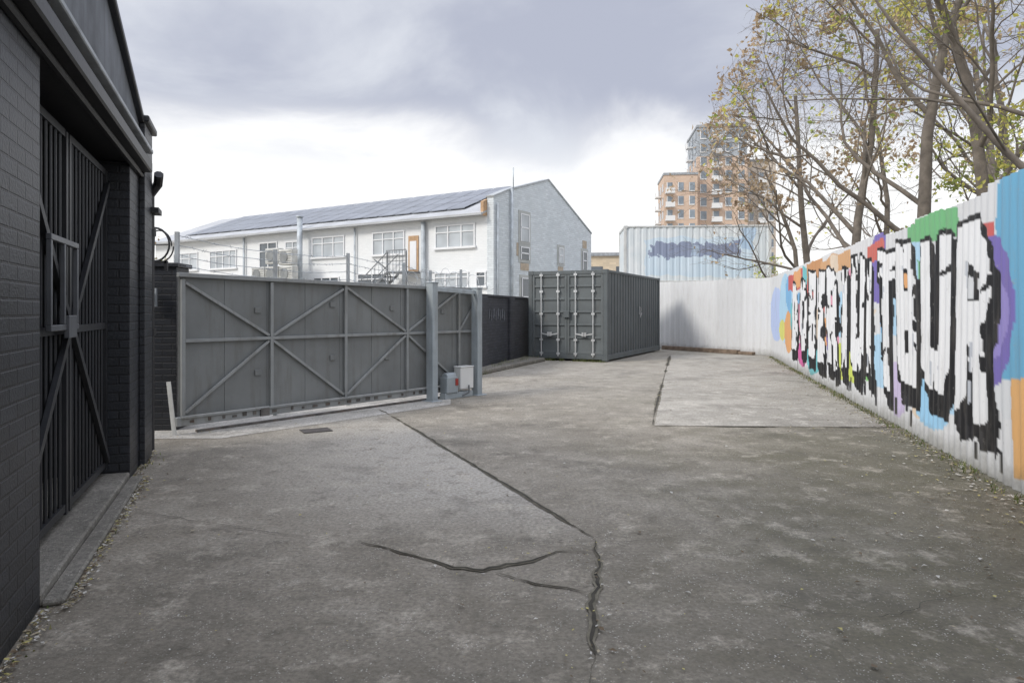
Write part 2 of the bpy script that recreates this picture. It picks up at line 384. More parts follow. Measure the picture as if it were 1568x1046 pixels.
M_blk2=brickmat('dark_painted_brick',(.040,.043,.053),(.022,.022,.027),rough=.6,bs=.9,dirt=(.06,.06,.07))
b=B(); b.box(0,9.0,0,.3,0,1.80); b.box(-.02,9.0,-.03,.33,1.80,1.86)
for x in (2.2,4.8,7.4): b.box(x,x+.45,-.07,.0,0,1.80)
part('black_brick_wall',b,M_blk2,None,.006,loc=(-1.35,14.3,0),rz=math.atan2(5,1.34))
b=B(); b.prism([(-.75,15.2),(.95,19.6),(.35,20.2),(-1.0,15.6)],'z',0,.10); part('kerb',b,M_kerb,None,.02)
ux=Vector((1.34,5,0)).normalized()
b=B()
def tagpt(s,z): p=Vector((-1.35,14.3,0))+ux*s+Vector((.966,-.259,0))*.010; return (p.x,p.y,z)
for s0 in (2.95,3.35,3.75,4.15):
    b.tube([tagpt(s0,1.25),tagpt(s0+.05,1.5),tagpt(s0+.2,1.45),tagpt(s0+.22,1.2)],.014,5); b.tube([tagpt(s0+.03,1.36),tagpt(s0+.2,1.3)],.012,5)
part('wall_tag',b,paint('grey_spray',(.16,.17,.19),.7))

# ------------------------------------------------------------ containers
def corr(b,p0,p1,z0,z1,nrm,period,amp,m=0):
    p0=Vector(p0);p1=Vector(p1);n=Vector(nrm);L=(p1-p0).length;d=(p1-p0)/L
    prof=[(0,0),(.26,0),(.38,1),(.62,1),(.74,0)]
    xs=[];k=int(L/period);per=L/k
    for i in range(k):
        for f,a in prof: xs.append(((i+f)*per,a))
    xs.append((L,0))
    s=len(b.v)
    for x,a in xs:
        q=p0+d*x-n*(a*amp); b.v+= [(q.x,q.y,z0),(q.x,q.y,z1)]
    for i in range(len(xs)-1): b.f.append((s+2*i,s+2*i+2,s+2*i+3,s+2*i+1)); b.m.append(m)
def container(name,loc,rz,L,mb,mf,mr,doors=True,amp=.036,ms=None):
    W,H=2.44,2.59
    E=root(name,loc,rz)
    b=B(); corr(b,(W-.03,.06,0),(W-.03,L-.06,0),.17,H-.08,(1,0,0),.278,amp); corr(b,(.03,L-.06,0),(.03,.06,0),.17,H-.08,(-1,0,0),.278,amp); corr(b,(W-.06,L-.03,0),(.06,L-.03,0),.17,H-.08,(0,1,0),.25,amp)
    if not doors: corr(b,(.06,.03,0),(W-.06,.03,0),.17,H-.08,(0,-1,0),.25,amp)
    b.box(.04,W-.04,.07,L-.04,H-.09,H-.03); b.box(.04,W-.04,.07,L-.04,.12,.17)
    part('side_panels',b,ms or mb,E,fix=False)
    b=B()
    for x in (0,W-.12):
        for y in (0,L-.12): b.box(x,x+.12,y,y+.12,.12,H-.12)
    for x in (0.005,W-.075): 
        b.box(x,x+.07,.12,L-.12,.02,.17); b.box(x,x+.07,.12,L-.12,H-.08,H-.01)
    for y in (0.005,L-.075): b.box(.12,W-.12,y,y+.07,.03,.17); b.box(.12,W-.12,y,y+.07,H-.12,H-.01)
    part('frame',b,mf,E,.008)
    b=B()
    for x in (-.006,W-.162):
        for y in (-.006,L-.162):
            for z in (0,H-.12): b.box(x,x+.168,y,y+.168,z,z+.12)
    part('corner_castings',b,mf,E,.006)
    if doors:
        b=B()
        for x0,x1 in ((.125,1.215),(1.225,2.315)):
            b.box(x0,x1,.05,.07,.175,H-.125)
            b.box(x0,x0+.07,.015,.05,.175,H-.125); b.box(x1-.07,x1,.015,.05,.175,H-.125)
            zs=[.175,.62,.99,1.36,1.73,2.10,2.40]
            for i,z in enumerate(zs):
                b.box(x0+.07,x1-.07,.018,.05,z,z+(.08 if i in(0,6) else .06))
        part('doors',b,mb,E,.006)
        b=B()
        for x in (.42,.95,1.49,2.02):
            b.tube([(x,-.012,.1),(x,-.012,H-.06)],.019,8)
            for z in (.15,.55,1.3,1.95,H-.16): b.box(x-.05,x+.05,-.025,.017,z,z+.06)
        for x in (.42,.95,1.49,2.02):
            d=.24 if x in(.42,1.49) else -.24
            b.beam((x,-.04,.88-.12),(x+d,-.04,.84-.12),.02,.035); b.box(x+d-.04,x+d+.04,-.045,.015,.68,.80)
        part('lock_rods',b,mr,E,smooth=False)
        b=B(); b.box(1.13,1.31,-.05,.012,1.22,1.42); part('lock_box',b,mf,E,.01)
    return E
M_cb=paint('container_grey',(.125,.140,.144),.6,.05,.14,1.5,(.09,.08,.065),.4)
M_cshade=paint('container_grey_shaded',(.090,.102,.106),.6,.05,.14,1.5,(.07,.062,.055),.4)  # darker copy of the container grey, with the side's shade painted in
M_cf=paint('container_frame',(.11,.125,.13),.6,.05,.12,3,(.10,.08,.06),.4)
M_rod=paint('zinc_rods',(.62,.63,.63),.4,.4,.15)
CE=container('shipping_container',(.487,20.27,.03),R(-26),6.06,M_cb,M_cf,M_rod,ms=M_cshade)
pts=[(2.446,3.3,1.3),(2.446,3.35,1.55),(2.446,3.5,1.5),(2.446,3.42,1.2),(2.446,3.6,1.35)]
b=B(); b.tube(pts,.012,5); part('spray_tag',b,paint('white_spray',(.4,.4,.4),.7),CE)
def whitecont():
    m,nt,bb=newmat('container_white_graffiti'); o=ocoord(nt)
    s=N(nt,'ShaderNodeSeparateXYZ'); nt.links.new(o,s.inputs[0])
    c=mix(nt,ramp(nt,noise(nt,o,1.3,5),.35,.65),(.62,.68,.71),(.74,.77,.78))
    x=s.outputs[1]; z=s.outputs[2]; n=mth(nt,'MULTIPLY',mth(nt,'SUBTRACT',noise(nt,o,2.4,3),.5),.9)
    def band(zlo,zhi,xlo,xhi,nn):
        a=mth(nt,'GREATER_THAN',mth(nt,'ADD',z,nn),zlo); b_=mth(nt,'LESS_THAN',mth(nt,'ADD',z,nn),zhi)
        c_=mth(nt,'GREATER_THAN',mth(nt,'ADD',x,nn),xlo); d=mth(nt,'LESS_THAN',mth(nt,'ADD',x,nn),xhi)
        return mth(nt,'MULTIPLY',mth(nt,'MULTIPLY',a,b_),mth(nt,'MULTIPLY',c_,d))
    n2=mth(nt,'MULTIPLY',mth(nt,'SUBTRACT',noise(nt,o,1.1,2),.5),.8)
    c=mix(nt,mth(nt,'MULTIPLY',band(.30,2.0,.9,5.6,n2),.5),c,(.50,.67,.82))
    c=mix(nt,mth(nt,'MULTIPLY',band(1.2,1.82,1.2,5.0,n),.85),c,(.20,.23,.35))
    c=mix(nt,mth(nt,'MULTIPLY',band(1.25,1.7,2.9,3.3,n2),.7),c,(.5,.62,.75))
    c=mix(nt,mth(nt,'MULTIPLY',band(1.5,2.4,5.0,5.6,n2),.8),c,(.40,.54,.70))
    nt.links.new(c,bb.inputs['Base Color']); bb.inputs['Roughness'].default_value=.6; return m
M_wc=whitecont(); M_wf=paint('container_white_frame',(.60,.61,.60),.6,0,.15,3,(.33,.26,.18),.5)
for i in range(2):
    E=container('shipping_container',(5.1,32.5,2.60*i+.0),R(-94),6.35,M_wc,M_wf,M_rod,doors=False,amp=.024)

# ------------------------------------------------------------ right fence with graffiti
def colattr_mat(name,dirt=(.25,.23,.2),mul=1.):
    m,nt,bb=newmat(name); o=ocoord(nt)
    a=N(nt,'ShaderNodeAttribute',attribute_name='Col'); c=a.outputs['Color']
    mp=N(nt,'ShaderNodeMapping'); mp.inputs['Scale'].default_value=(5,5,.7); nt.links.new(o,mp.inputs[0])
    c=mix(nt,ramp(nt,noise(nt,mp.outputs[0],2,7,.65),.5,.8,0,.35),c,dirt)
    s=N(nt,'ShaderNodeSeparateXYZ'); nt.links.new(o,s.inputs[0])
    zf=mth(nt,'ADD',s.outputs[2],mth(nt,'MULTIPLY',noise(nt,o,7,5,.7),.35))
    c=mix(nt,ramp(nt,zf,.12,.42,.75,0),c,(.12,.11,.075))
    c=mix(nt,ramp(nt,noise(nt,o,14,6,.7),.62,.72,0,.5),c,(.36,.34,.31))
    nt.links.new(c,bb.inputs['Base Color']); bb.inputs['Roughness'].default_value=.5
    bump(nt,bb,noise(nt,o,30,3),.1,.01)
    return m
def corr_fence(name,p,q,H,period,amp,mat,colfun=None,ds=.02,m=110,panel=.9,jit=.03,step=None):
    p=Vector(p);q=Vector(q);L=(q-p).length;d=(q-p)/L;n=Vector((-d.y,d.x))
    ns=int(L/ds)+1; s=np.linspace(0,L,ns)
    off=np.clip(np.sin(s*2*np.pi/period)*1.7,-1,1)*amp
    rng=np.random.RandomState(3); npn=int(L/panel)+2
    hj=rng.uniform(-jit,jit,npn); oj=rng.uniform(-.008,.008,npn)
    pi_=(s/panel).astype(int); Hs=H+hj[pi_]
    if step is not None: Hs=Hs+step(s)
    off=off+oj[pi_]
    zf=np.linspace(0,1,m)
    S,Zf=np.meshgrid(s,zf,indexing='ij'); Z=Zf*Hs[:,None]+.01
    wob=.012*np.sin(S*1.7+Z*1.3)
    O=off[:,None]+wob
    V=np.stack([p.x+d.x*S+n.x*O,p.y+d.y*S+n.y*O,Z],-1).reshape(-1,3)
    idx=np.arange(ns*m).reshape(ns,m)
    F=np.stack([idx[:-1,:-1],idx[1:,:-1],idx[1:,1:],idx[:-1,1:]],-1).reshape(-1,4)
    me=bpy.data.meshes.new(name); me.vertices.add(len(V)); me.vertices.foreach_set('co',V.astype(np.float32).ravel())
    me.loops.add(F.size); me.loops.foreach_set('vertex_index',F.astype(np.int32).ravel())
    me.polygons.add(len(F)); me.polygons.foreach_set('loop_start',np.arange(0,F.size,4,dtype=np.int32))
    me.polygons.foreach_set('use_smooth',np.ones(len(F),bool))
    me.update(calc_edges=True)
    C=np.ones((ns,m,4),np.float32)
    C[...,:3]=colfun(S,Z) if colfun else np.array([.62,.64,.65])
    at=me.color_attributes.new('Col','FLOAT_COLOR','POINT'); at.data.foreach_set('color',C.ravel())
    me.materials.append(mat)
    o=bpy.data.objects.new(name,me); sc.collection.objects.link(o); return o
S0=-1.2
def graf(S,Z):
    Y=S0+S/1.033; G=18-Y   # reading direction
    rng=np.random.RandomState(11)
    def nz(a,f,seed):
        r=np.random.RandomState(seed); o=np.zeros_like(a)
        for i in range(7):
            kx,kz,ph=r.uniform(-f,f),r.uniform(-f,f),r.uniform(0,6.28); o+=np.sin(G*kx+Z*kz+ph)
        return o/7
    w=nz(G,9,1)*.06+nz(G,30,2)*.015; w2=nz(G,7,5)*.08; w3=nz(G,13,8)*.10+nz(G,26,9)*.03; w4=nz(G,11,10)*.10
    C=np.zeros(G.shape+(3,)); C[:]=(.72,.73,.74)
    def blob(g,z,rx,rz,col,p=2.):
        k=(np.abs((G-g+w2)/rx)**p+np.abs((Z-z+w)/rz)**p)<1; C[k]=col
    def rect(g0,g1,z0,z1,col):
        k=(G+w>g0)&(G+w<g1)&(Z+w2>z0)&(Z+w2<z1); C[k]=col
    def poly(pts,col,dg=0,dz=0,grow=0,only=None):
        ins=np.zeros(G.shape,bool); D=np.full(G.shape,9.)
        x=G+w3*.7; y=Z+w4*.6
        n=len(pts)
        for i in range(n):
            x0,y0=pts[i];x1,y1=pts[(i+1)%n];x0+=dg;x1+=dg;y0+=dz;y1+=dz
            if y0!=y1:
                c=((y0>y)!=(y1>y))&(x<(x1-x0)*(y-y0)/(y1-y0)+x0); ins^=c
            if grow:
                vx,vy=x1-x0,y1-y0;l2=vx*vx+vy*vy+1e-9
                t=np.clip(((x-x0)*vx+(y-y0)*vy)/l2,0,1); D=np.minimum(D,np.hypot(x-x0-t*vx,y-y0-t*vy))
        C[ins|(D<grow)]=col
    def line(pts,hw,col):
        D=np.full(G.shape,9.)
        for (x0,y0),(x1,y1) in zip(pts,pts[1:]):
            vx,vy=x1-x0,y1-y0;l2=vx*vx+vy*vy+1e-9
            t=np.clip(((G-x0)*vx+(Z-y0)*vy)/l2,0,1); D=np.minimum(D,np.hypot(G-x0-t*vx,Z-y0-t*vy)/(1.05-t*.8))
        C[D<hw]=col
    BL=(.22,.47,.74);PK=(.74,.34,.45);OR=(.76,.40,.18);TE=(.18,.54,.58);RD=(.60,.13,.12);GR=(.18,.48,.22);LM=(.62,.70,.14);PU=(.20,.16,.46);LB_=(.45,.67,.84);CR=(.74,.62,.49)
    blob(-2.4,1.35,1.6,.8,(.50,.60,.86)); blob(-.6,1.5,1.0,.95,LB_); blob(.1,.9,.9,.55,OR); blob(.3,1.9,.8,.5,BL); blob(-1.2,.9,.5,.3,(.7,.7,.2))
    pal=[TE,OR,PK,LB_,RD,PU,CR,LM,BL,(.68,.70,.72),LB_,(.68,.70,.72)]
    for i in range(46):
        g=.3+i*.27; z=rng.uniform(.6,2.1); blob(g,z,rng.uniform(.15,.42),rng.uniform(.2,.55),pal[rng.randint(len(pal))],rng.choice([2,4]))
    rect(.0,3.4,1.95,2.36,RD); rect(1.0,2.2,2.0,2.42,OR); rect(2.4,2.9,1.9,2.4,TE); rect(2.9,4.6,2.1,2.5,(.58,.30,.14)); rect(4.4,7.0,2.15,2.45,(.64,.38,.20)); rect(5.4,6.1,2.12,2.43,CR)
    rect(6.9,7.9,2.1,2.6,(.70,.70,.71)); rect(7.9,8.9,2.15,2.41,(.60,.15,.12)); rect(8.95,10.0,2.1,2.6,(.68,.69,.70)); rect(9.9,11.35,2.2,2.50,GR); rect(10.2,10.8,1.3,2.0,GR); rect(11.4,12.2,2.2,2.6,(.70,.71,.72))
    rect(6.0,7.6,.28,.9,LM); rect(7.6,8.3,.42,1.2,(.27,.60,.20)); blob(10.6,.45,.5,.30,(.35,.63,.86)); blob(9.4,.45,.35,.35,(.60,.52,.72)); blob(3.6,.5,.9,.38,TE); blob(2.2,.45,.6,.3,(.68,.15,.38)); rect(8.4,9.2,.42,1.1,LB_)
    rect(12.22,15.5,.9,2.75,(.16,.42,.62)); rect(12.48,16,.12,.92,(.76,.44,.18)); blob(12.1,1.45,.42,.66,PU); blob(12.2,1.4,.2,.35,(.32,.27,.62)); rect(12.9,13.4,1.6,2.2,(.62,.16,.14))
    gl={'D':([(0,0),(0,1),(.65,.97),(.95,.72),(1,.3),(.7,.02)],[[(.40,.28),(.40,.72),(.56,.62),(.58,.35)]]),
     'O':([(.2,0),(0,.3),(.02,.75),(.25,1),(.8,.96),(1,.65),(.95,.2),(.75,-.02)],[[(.42,.3),(.4,.68),(.58,.66),(.6,.32)]]),
     'B':([(0,0),(0,1),(.8,.98),(.95,.72),(.78,.52),(1,.3),(.85,0)],[[(.42,.66),(.42,.8),(.6,.78),(.6,.66)],[(.42,.2),(.42,.38),(.62,.36),(.62,.2)]]),
     'E':([(0,0),(0,1),(.95,.98),(.9,.78),(.5,.74),(.5,.6),(.85,.58),(.82,.42),(.5,.4),(.5,.26),(1,.22),(.95,0)],[]),
     'U':([(0,1),(0,.2),(.25,0),(.8,-.02),(1,.2),(1,.98),(.66,1),(.66,.30),(.36,.30),(.36,1)],[]),
     'I':([(0,0),(.05,1),(1,.98),(.95,0)],[]),
     'T':([(0,1.02),(1,.98),(.98,.78),(.70,.78),(.68,-.02),(.32,0),(.30,.78),(0,.78)],[]),
     'R':([(0,0),(0,1),(.75,1),(.98,.78),(.95,.52),(.75,.42),(1,0),(.6,-.03),(.42,.34),(.36,.34),(.36,0)],[[(.40,.6),(.40,.78),(.60,.76),(.60,.6)]])}
    word=[('D',.75,.92),('O',1.95,.82),('B',3.05,.86),('E',4.15,.72),('R',5.15,.86),('I',6.3,.36),('U',6.92,.80),('I',7.98,.30),('T',8.50,.80),('B',9.48,.68),('U',10.32,.78),('R',11.27,.80)]
    L=[]
    for ch,g0,wd in word:
        zt=2.26+rng.uniform(-.12,.06); zb=.50+rng.uniform(-.10,.12); sl=rng.uniform(-.08,.12)
        o,h=gl[ch]; jt=lambda: rng.uniform(-.045,.045)
        f=lambda P:[(g0+x*wd+sl*y+jt(),zb+y*(zt-zb)+jt()) for x,y in P]
        L.append((f(o),[f(k) for k in h]))
    BK=(.012,.012,.014)
    for k in range(4):
        for o,h in L: poly(o,BK,.045*k+.02,-.065*k-.02,.05)
    for o,h in L: poly(o,BK,0,0,.055)
    for o,h in L:
        poly(o,(.82,.83,.84))
        for k in h: poly(k,BK); 
        for k in h:
            if rng.rand()<.6: poly([(x*.6+k[0][0]*.4+.03,y*.6+k[0][1]*.4+.03) for x,y in k],pal[rng.randint(len(pal))])
        for _ in range(6):
            i=rng.randint(len(o)); j=(i+1)%len(o); u=rng.uniform(.2,.8)
            x=o[i][0]*(1-u)+o[j][0]*u; y=o[i][1]*(1-u)+o[j][1]*u
            cx=sum(p[0] for p in o)/len(o); cy=sum(p[1] for p in o)/len(o); v=rng.uniform(.3,.7)
            line([(x,y),(x+(cx-x)*v,y+(cy-y)*v*.4+rng.uniform(-.10,.10))],rng.uniform(.035,.065),BK)
        for _ in range(3):
            i=rng.randint(len(o)); x,y=o[i]; cx=sum(p[0] for p in o)/len(o); cy=sum(p[1] for p in o)/len(o)
            px,py=x+(cx-x)*.5,y+(cy-y)*.35; line([(px,py),(px+rng.uniform(-.03,.03),py-rng.uniform(.1,.28))],.02,(.50,.53,.58))
    for i in range(90):
        g=rng.uniform(1,12.3); z=rng.uniform(.24,.5); k=(np.abs(G-g)<.018)&(Z<z)&(Z>z-rng.uniform(.05,.25)); C[k]=(.03,.03,.035)
    return C
M_fence=colattr_mat('corrugated_graffiti_paint')
corr_fence('graffiti_fence',(2.62+.259*S0,S0),(2.62+.259*21.9,21.9),2.5,.15,.010,M_fence,graf,ds=.018,m=125,panel=.95,jit=.022,
   step=lambda s: np.where(S0+s/1.033<6.0,.06,0)+np.where((S0+s/1.033>7.9)&(S0+s/1.033<9.2),-.05,0))
M_fence2=colattr_mat('corrugated_white_paint',(.42,.40,.37))
corr_fence('corrugated_fence',(8.30,21.85),(4.0,28.7),2.5,.27,.018,M_fence2,lambda S,Z: np.stack([.72+0*S,.73+0*S,.74+0*S],-1)*(1-.08*(np.floor(S/1.1)%2))[...,None],ds=.03,m=12,panel=1.08,jit=.03)
b=B(); b.beam((7.55,22.75,.07),(5.7,25.7,.07),.2,.14); b.beam((7.9,22.3,.05),(7.5,22.9,.05),.18,.1)
part('timber_sleeper',b,paint('old_timber',(.20,.15,.11),.9,0,.4,6),None,.01)

# ------------------------------------------------------------ white building
M_wb=brickmat('white_painted_brick',(.80,.81,.81),(.72,.74,.75),rough=.7,bs=.3,var=.03,dirt=(.72,.75,.76))
M_wbg=brickmat('shaded_painted_brick',(.68,.72,.74),(.57,.61,.63),bw=.3,rh=.1,rough=.7,bs=.9,var=.10,dirt=(.57,.62,.64))  # gable copy of the white brick, greyer and bluer: its shade is painted in
M_roof=paint('grey_roof_sheet',(.42,.43,.44),.6,0,.15,1,(.3,.28,.25),.4)
M_solar=glass('solar_panel',(.22,.24,.28),.28)
M_win=glass('window_glass',(.50,.54,.57))
M_wdark=glass('window_dark',(.12,.14,.16))
M_wframe=paint('window_frame',(.78,.79,.80),.5,0,.05)
M_org=paint('orange_trim',(.50,.32,.18),.6)
M_pipe=paint('grey_pipe',(.46,.50,.53),.5)
WB=root('white_industrial_building',(-.8,30,0),R(-32))
EZ=5.72;RZ=7.80
b=B(); b.box(-26,-.35,0,9.9,0,EZ-.02); part('long_wall',b,M_wb,WB)
b=B(); b.prism([(-.02,0),(9.92,0),(9.92,5.75),(4.95,7.98),(1.3,6.95),(-.02,6.45)],'x',-.34,.0); part('gable_wall',b,M_wbg,WB)
b=B(); b.beam((-.17,4.95,8.0),(-.17,9.95,5.79),.42,.07); b.beam((-.17,4.95,8.01),(-.17,1.3,6.98),.42,.07); b.beam((-.17,1.3,6.98),(-.17,-.06,6.48),.42,.07); part('gable_coping',b,M_coping,WB)
b=B(); b.prism([(-.35,EZ-.03),(-.35,EZ+.05),(4.95,RZ+.06),(10.2,EZ+.05),(10.2,EZ-.03),(4.95,RZ-.02)],'x',-26.4,-.345); part('roof',b,M_roof,WB)
sl_=(RZ-EZ)/5.3
def rz_(y): return EZ+.05+(y+.35)*sl_
b=B()
for i in range(20):
    for j in range(3):
        x0=-23.5+i*1.08; y0=.5+j*1.42; 
        X0,X1,Y0,Y1=x0,x0+1.03,y0,y0+1.36
        z0=rz_(Y0)+.06;z1=rz_(Y1)+.06
        b.face([(X0,Y0,z0+.04),(X1,Y0,z0+.04),(X1,Y1,z1+.04),(X0,Y1,z1+.04)]); b.face([(X0,Y0,z0),(X1,Y0,z0),(X1,Y0,z0+.04),(X0,Y0,z0+.04)])
part('solar_panels',b,M_solar,WB,fix=False)
b=B(); b.beam((-26.4,-.40,EZ-.02),(-.36,-.40,EZ-.02),.12,.10); part('gutter',b,M_roof,WB)
b=B(); b.prism([(-.3,5.65),(-.3,6.25),(.05,6.4),(.05,5.65)],'x',-.50,-.35); part('brick_end',b,M_org,WB)
bw=B();bf=B();bd=B()
def win(L0,L1,z0,z1,panes,dark=False,fr=.06):
    t=bd if dark else bw
    t.box(-L1,-L0,-.012,-.0,z0,z1)
    bf.box(-L1-.02,-L0+.02,-.06,-.013,z1-fr,z1+.01); bf.box(-L1-.06,-L0+.06,-.12,-.013,z0-.04,z0+fr)
    for i in range(panes+1):
        x=-L1+(L1-L0)*i/panes; x=min(max(x,-L1+fr/2),-L0-fr/2); bf.box(x-fr/2,x+fr/2,-.055,-.013,z0+fr,z1-fr)
    bf.box(-L1+fr/2,-L0-fr/2,-.05,-.013,z0+(z1-z0)*.66,z0+(z1-z0)*.66+.045)
win(.99,3.25,4.30,5.38,3); win(5.11,7.18,4.15,5.30,3); win(9.12,11.5,4.2,5.3,3); win(12.4,13.6,4.1,5.2,2); win(14.27,15.77,3.7,5.25,2,True); win(17.8,20.3,3.9,5.0,4); win(21.5,24,3.9,5.0,3)
win(1.35,3.3,2.45,3.2,3); win(.1+.3,.95,2.5,3.2,1,True); win(6.2,8.2,2.4,3.3,2,True); win(9.5,11.4,2.3,3.2,3,True); win(12,13.2,2.3,3.2,2)
part('window_panes',bw,M_win,WB); part('window_frames',bf,M_wframe,WB); part('dark_window_panes',bd,M_wdark,WB)
b=B(); b.box(-4.85,-4.25,-.05,-.0,3.3,5.0); b.box(-4.75,-4.35,-.07,-.051,3.4,4.75,1); part('orange_door',b,[M_org,M_wframe],WB)
b=B()
b.box(-5.3,-4.1,-1.1,-.07,3.2,3.28)
for i in range(14): b.box(-5.3-.25*(i+1)+.0,-5.3-.25*i,-1.0,-.3,3.2-.19*(i+1),3.23-.19*(i+1)+.02)
for y in (-1.08,-.25): b.beam((-5.3,y,3.2),(-8.8,y,.5),.04,.12); b.beam((-5.3,y,4.15),(-8.8,y,1.5),.035,.035)
for i in range(15): b.tube([(-5.3-.24*i,-1.08,3.15-.187*i),(-5.3-.24*i,-1.08,4.15-.187*i)],.012,4)
for i in range(7): b.tube([(-4.1-.2*i,-1.08,3.28),(-4.1-.2*i,-1.08,4.25)],.015,4)
b.beam((-4.1,-1.08,4.25),(-5.3,-1.08,4.25),.04,.04); b.beam((-4.1,-1.08,3.75),(-5.3,-1.08,3.75),.03,.03)
b.tube([(-4.12,-1.05,0),(-4.12,-1.05,4.2)],.04,6); b.tube([(-5.25,-1.05,0),(-5.25,-1.05,4.2)],.04,6)
b.tube([(-6.2,-.9,2.4)]+[(-6.2+.9*math.sin(t*.3),-.9+.5*math.cos(t*.3),2.4+t*.16) for t in range(10)],.03,5)
M_stair=paint('stair_steel',(.18,.19,.20),.5,.2)
part('external_stairs',b,M_stair,WB)
b=B()
b.tube([(-3.85,-.16,0),(-3.85,-.16,5.6)],.11,8); b.tube([(-11.9,-.5,2),(-11.9,-.5,6.35)],.14,8); b.tube([(-11.9,-.5,6.35),(-11.9,-.5,6.42)],.19,8); b.tube([(-17,-.12,0),(-17,-.12,5.6)],.06,6); b.tube([(-8.3,-.12,0),(-8.3,-.12,5.6)],.05,6)
b.tube([(.1,1.35,0),(.1,1.35,7.0)],.07,6); b.tube([(.05,1.55,6.9),(.05,1.55,8.0)],.03,5)
b.tube([(.08,.2,0),(.08,.2,6.2)],.05,6)
part('pipes',b,M_pipe,WB,smooth=True)
b=B();bo=B();bg_=B();bk=B()
def gwin(y0,y1,z0,z1,g=bg_):
    bo.box(.0,.03,y0-.14,y1+.14,z0-.14,z1+.14); g.box(.031,.05,y0,y1,z0,z1); b.box(.051,.07,y0,y1,(z0+z1)/2-.03,(z0+z1)/2+.03); b.box(.051,.07,y0,y0+.06,z0,z1);b.box(.051,.07,y1-.06,y1,z0,z1);b.box(.051,.07,y0+.06,y1-.06,z1-.05,z1)
gwin(2.2,3.0,4.7,6.0); gwin(2.2,3.0,3.85,4.45,bk); gwin(6.0,6.5,3.9,4.7); gwin(8.75,9.3,3.7,4.7,bk); gwin(2.3,3.2,1.2,3.0,bk)
part('gable_window_frames',b,M_wframe,WB);part('gable_window_glass',bg_,M_win,WB);part('gable_window_dark_glass',bk,M_wdark,WB)
M_surr=paint('window_surround',(.46,.47,.45),.7,0,.1); part('gable_window_surrounds',bo,M_surr,WB)
b=B(); b.box(.0,.025,1.9,2.04,4.0,4.6); b.box(.0,.022,2.25,3.0,3.35,3.68); b.box(.0,.022,5.95,6.5,3.35,3.72); b.box(.0,.022,8.8,9.3,4.88,5.3); part('exposed_bricks',b,paint('exposed_brick',(.46,.38,.29),.8,0,.2,5),WB)
AC=root('air_conditioning_unit',(-.8,30,0),R(-32))
b=B(); bf=B()
for x,z in ((-13.4,2.95),(-13.4,3.9),(-12.3,2.95),(-14.5,2.95),(-12.35,3.8)):
    b.box(x,x+1.0,-1.5,-1.1,z,z+.8); bf.tube([(x+.4,-1.51,z+.4),(x+.4,-1.53,z+.4)],.3,14)
    for k in range(6): bf.box(x+.05,x+.95,-1.525,-1.5005,z+.08+k*.12,z+.10+k*.12)
b.box(-14.7,-11.2,-1.7,-.0,2.75,2.9); b.box(-14.6,-14.45,-1.6,-1.45,0,2.75); b.box(-11.5,-11.35,-1.6,-1.45,0,2.75)
part('casing',b,paint('ac_beige',(.54,.54,.51),.6),AC,.02); part('grille',bf,paint('ac_grille',(.22,.23,.23),.5),AC)

M_beige=brickmat('beige_brick',(.66,.55,.40),(.60,.52,.42),bw=.5,rh=.16,var=.12,bs=.3,dirt=(.62,.50,.34))
BB=root('beige_brick_building',(4.9,52,0),R(-5))
b=B(); b.box(0,9,0,8,0,5.6); part('walls',b,M_beige,BB)
b=B(); b.box(-.15,9.15,-.15,8.1,5.6,5.85); part('parapet',b,M_ledge,BB)
b=B(); 
for x in (1,3,5,7): b.box(x,x+1,-.03,-.0,3.6,4.8)
part('windows',b,M_wdark,BB)

# ------------------------------------------------------------ tower blocks
M_tb=brickmat('tower_orange_brick',(.60,.44,.33),(.56,.46,.38),bw=1.2,rh=.5,var=.08,bs=.1,dirt=(.62,.50,.41))  # tower colours here and below lightened: distance haze is mixed into them
M_tg=paint('tower_grey_cladding',(.38,.41,.44),.6,0,.12,.3); M_tw=paint('tower_white_panel',(.75,.75,.74),.6,0,.05,.3); M_tgl=glass('tower_glass',(.26,.31,.36)); M_tb2=brickmat('tower_buff_brick',(.56,.49,.41),(.54,.48,.42),bw=1.2,rh=.5,var=.08,bs=.1,dirt=(.58,.51,.44))
def tower(x,y,w,d,h,mat,cols,balc,greytop=0,rz=0,fh=3.0):
    T=root('tower_block',(x,y,0),rz)
    b=B(); b.box(0,w,0,d,0,h-greytop); part('walls',b,mat,T)
    if greytop: b=B(); b.box(.05,w-.05,.05,d,h-greytop,h); part('upper_storeys',b,M_tg,T)
    b=B(); b.box(-.15,w+.15,-.15,d+.15,h,h+.5); part('parapet',b,M_ledge,T)
    bg=B();bs=B();bb=B(); nf=int(h/fh); cw=w/cols
    for f in range(nf):
        z=f*fh+.8
        for c in range(cols):
            xc=cw*(c+.5); ww=cw*.52
            bg.box(xc-ww/2,xc+ww/2,-.06,-.0,z,z+1.75); bs.box(xc-ww/2,xc-ww/2+.18,-.12,-.061,z,z+1.75); bs.box(xc-ww/2,xc+ww/2,-.12,-.061,z-.25,z-.02)
            if c in balc:
                bs.box(xc-cw*.42,xc+cw*.42,-1.5,-.13,z-.75,z-.5); bb.box(xc-cw*.42,xc+cw*.42,-1.5,-1.42,z-.5,z+.35)
        for k in range(3):
            yc=d*(k+.5)/3; bg.box(-.06,0,yc-.9,yc+.9,z,z+1.75)
            if k==1: bs.box(-1.3,-.07,yc-1.2,yc+1.2,z-.75,z-.5); bb.box(-1.3,-1.22,yc-1.2,yc+1.2,z-.5,z+.35)
    part('windows',bg,M_tgl,T); part('window_panels',bs,M_tw,T)
    if bb.v: part('balconies',bb,M_tw,T)
tower(33.4,150,7.2,12,31.2,M_tb,3,(0,),0,R(-6))
tower(41.2,152,10.9,14,42.2,M_tb,4,(1,),6.5,R(-6))
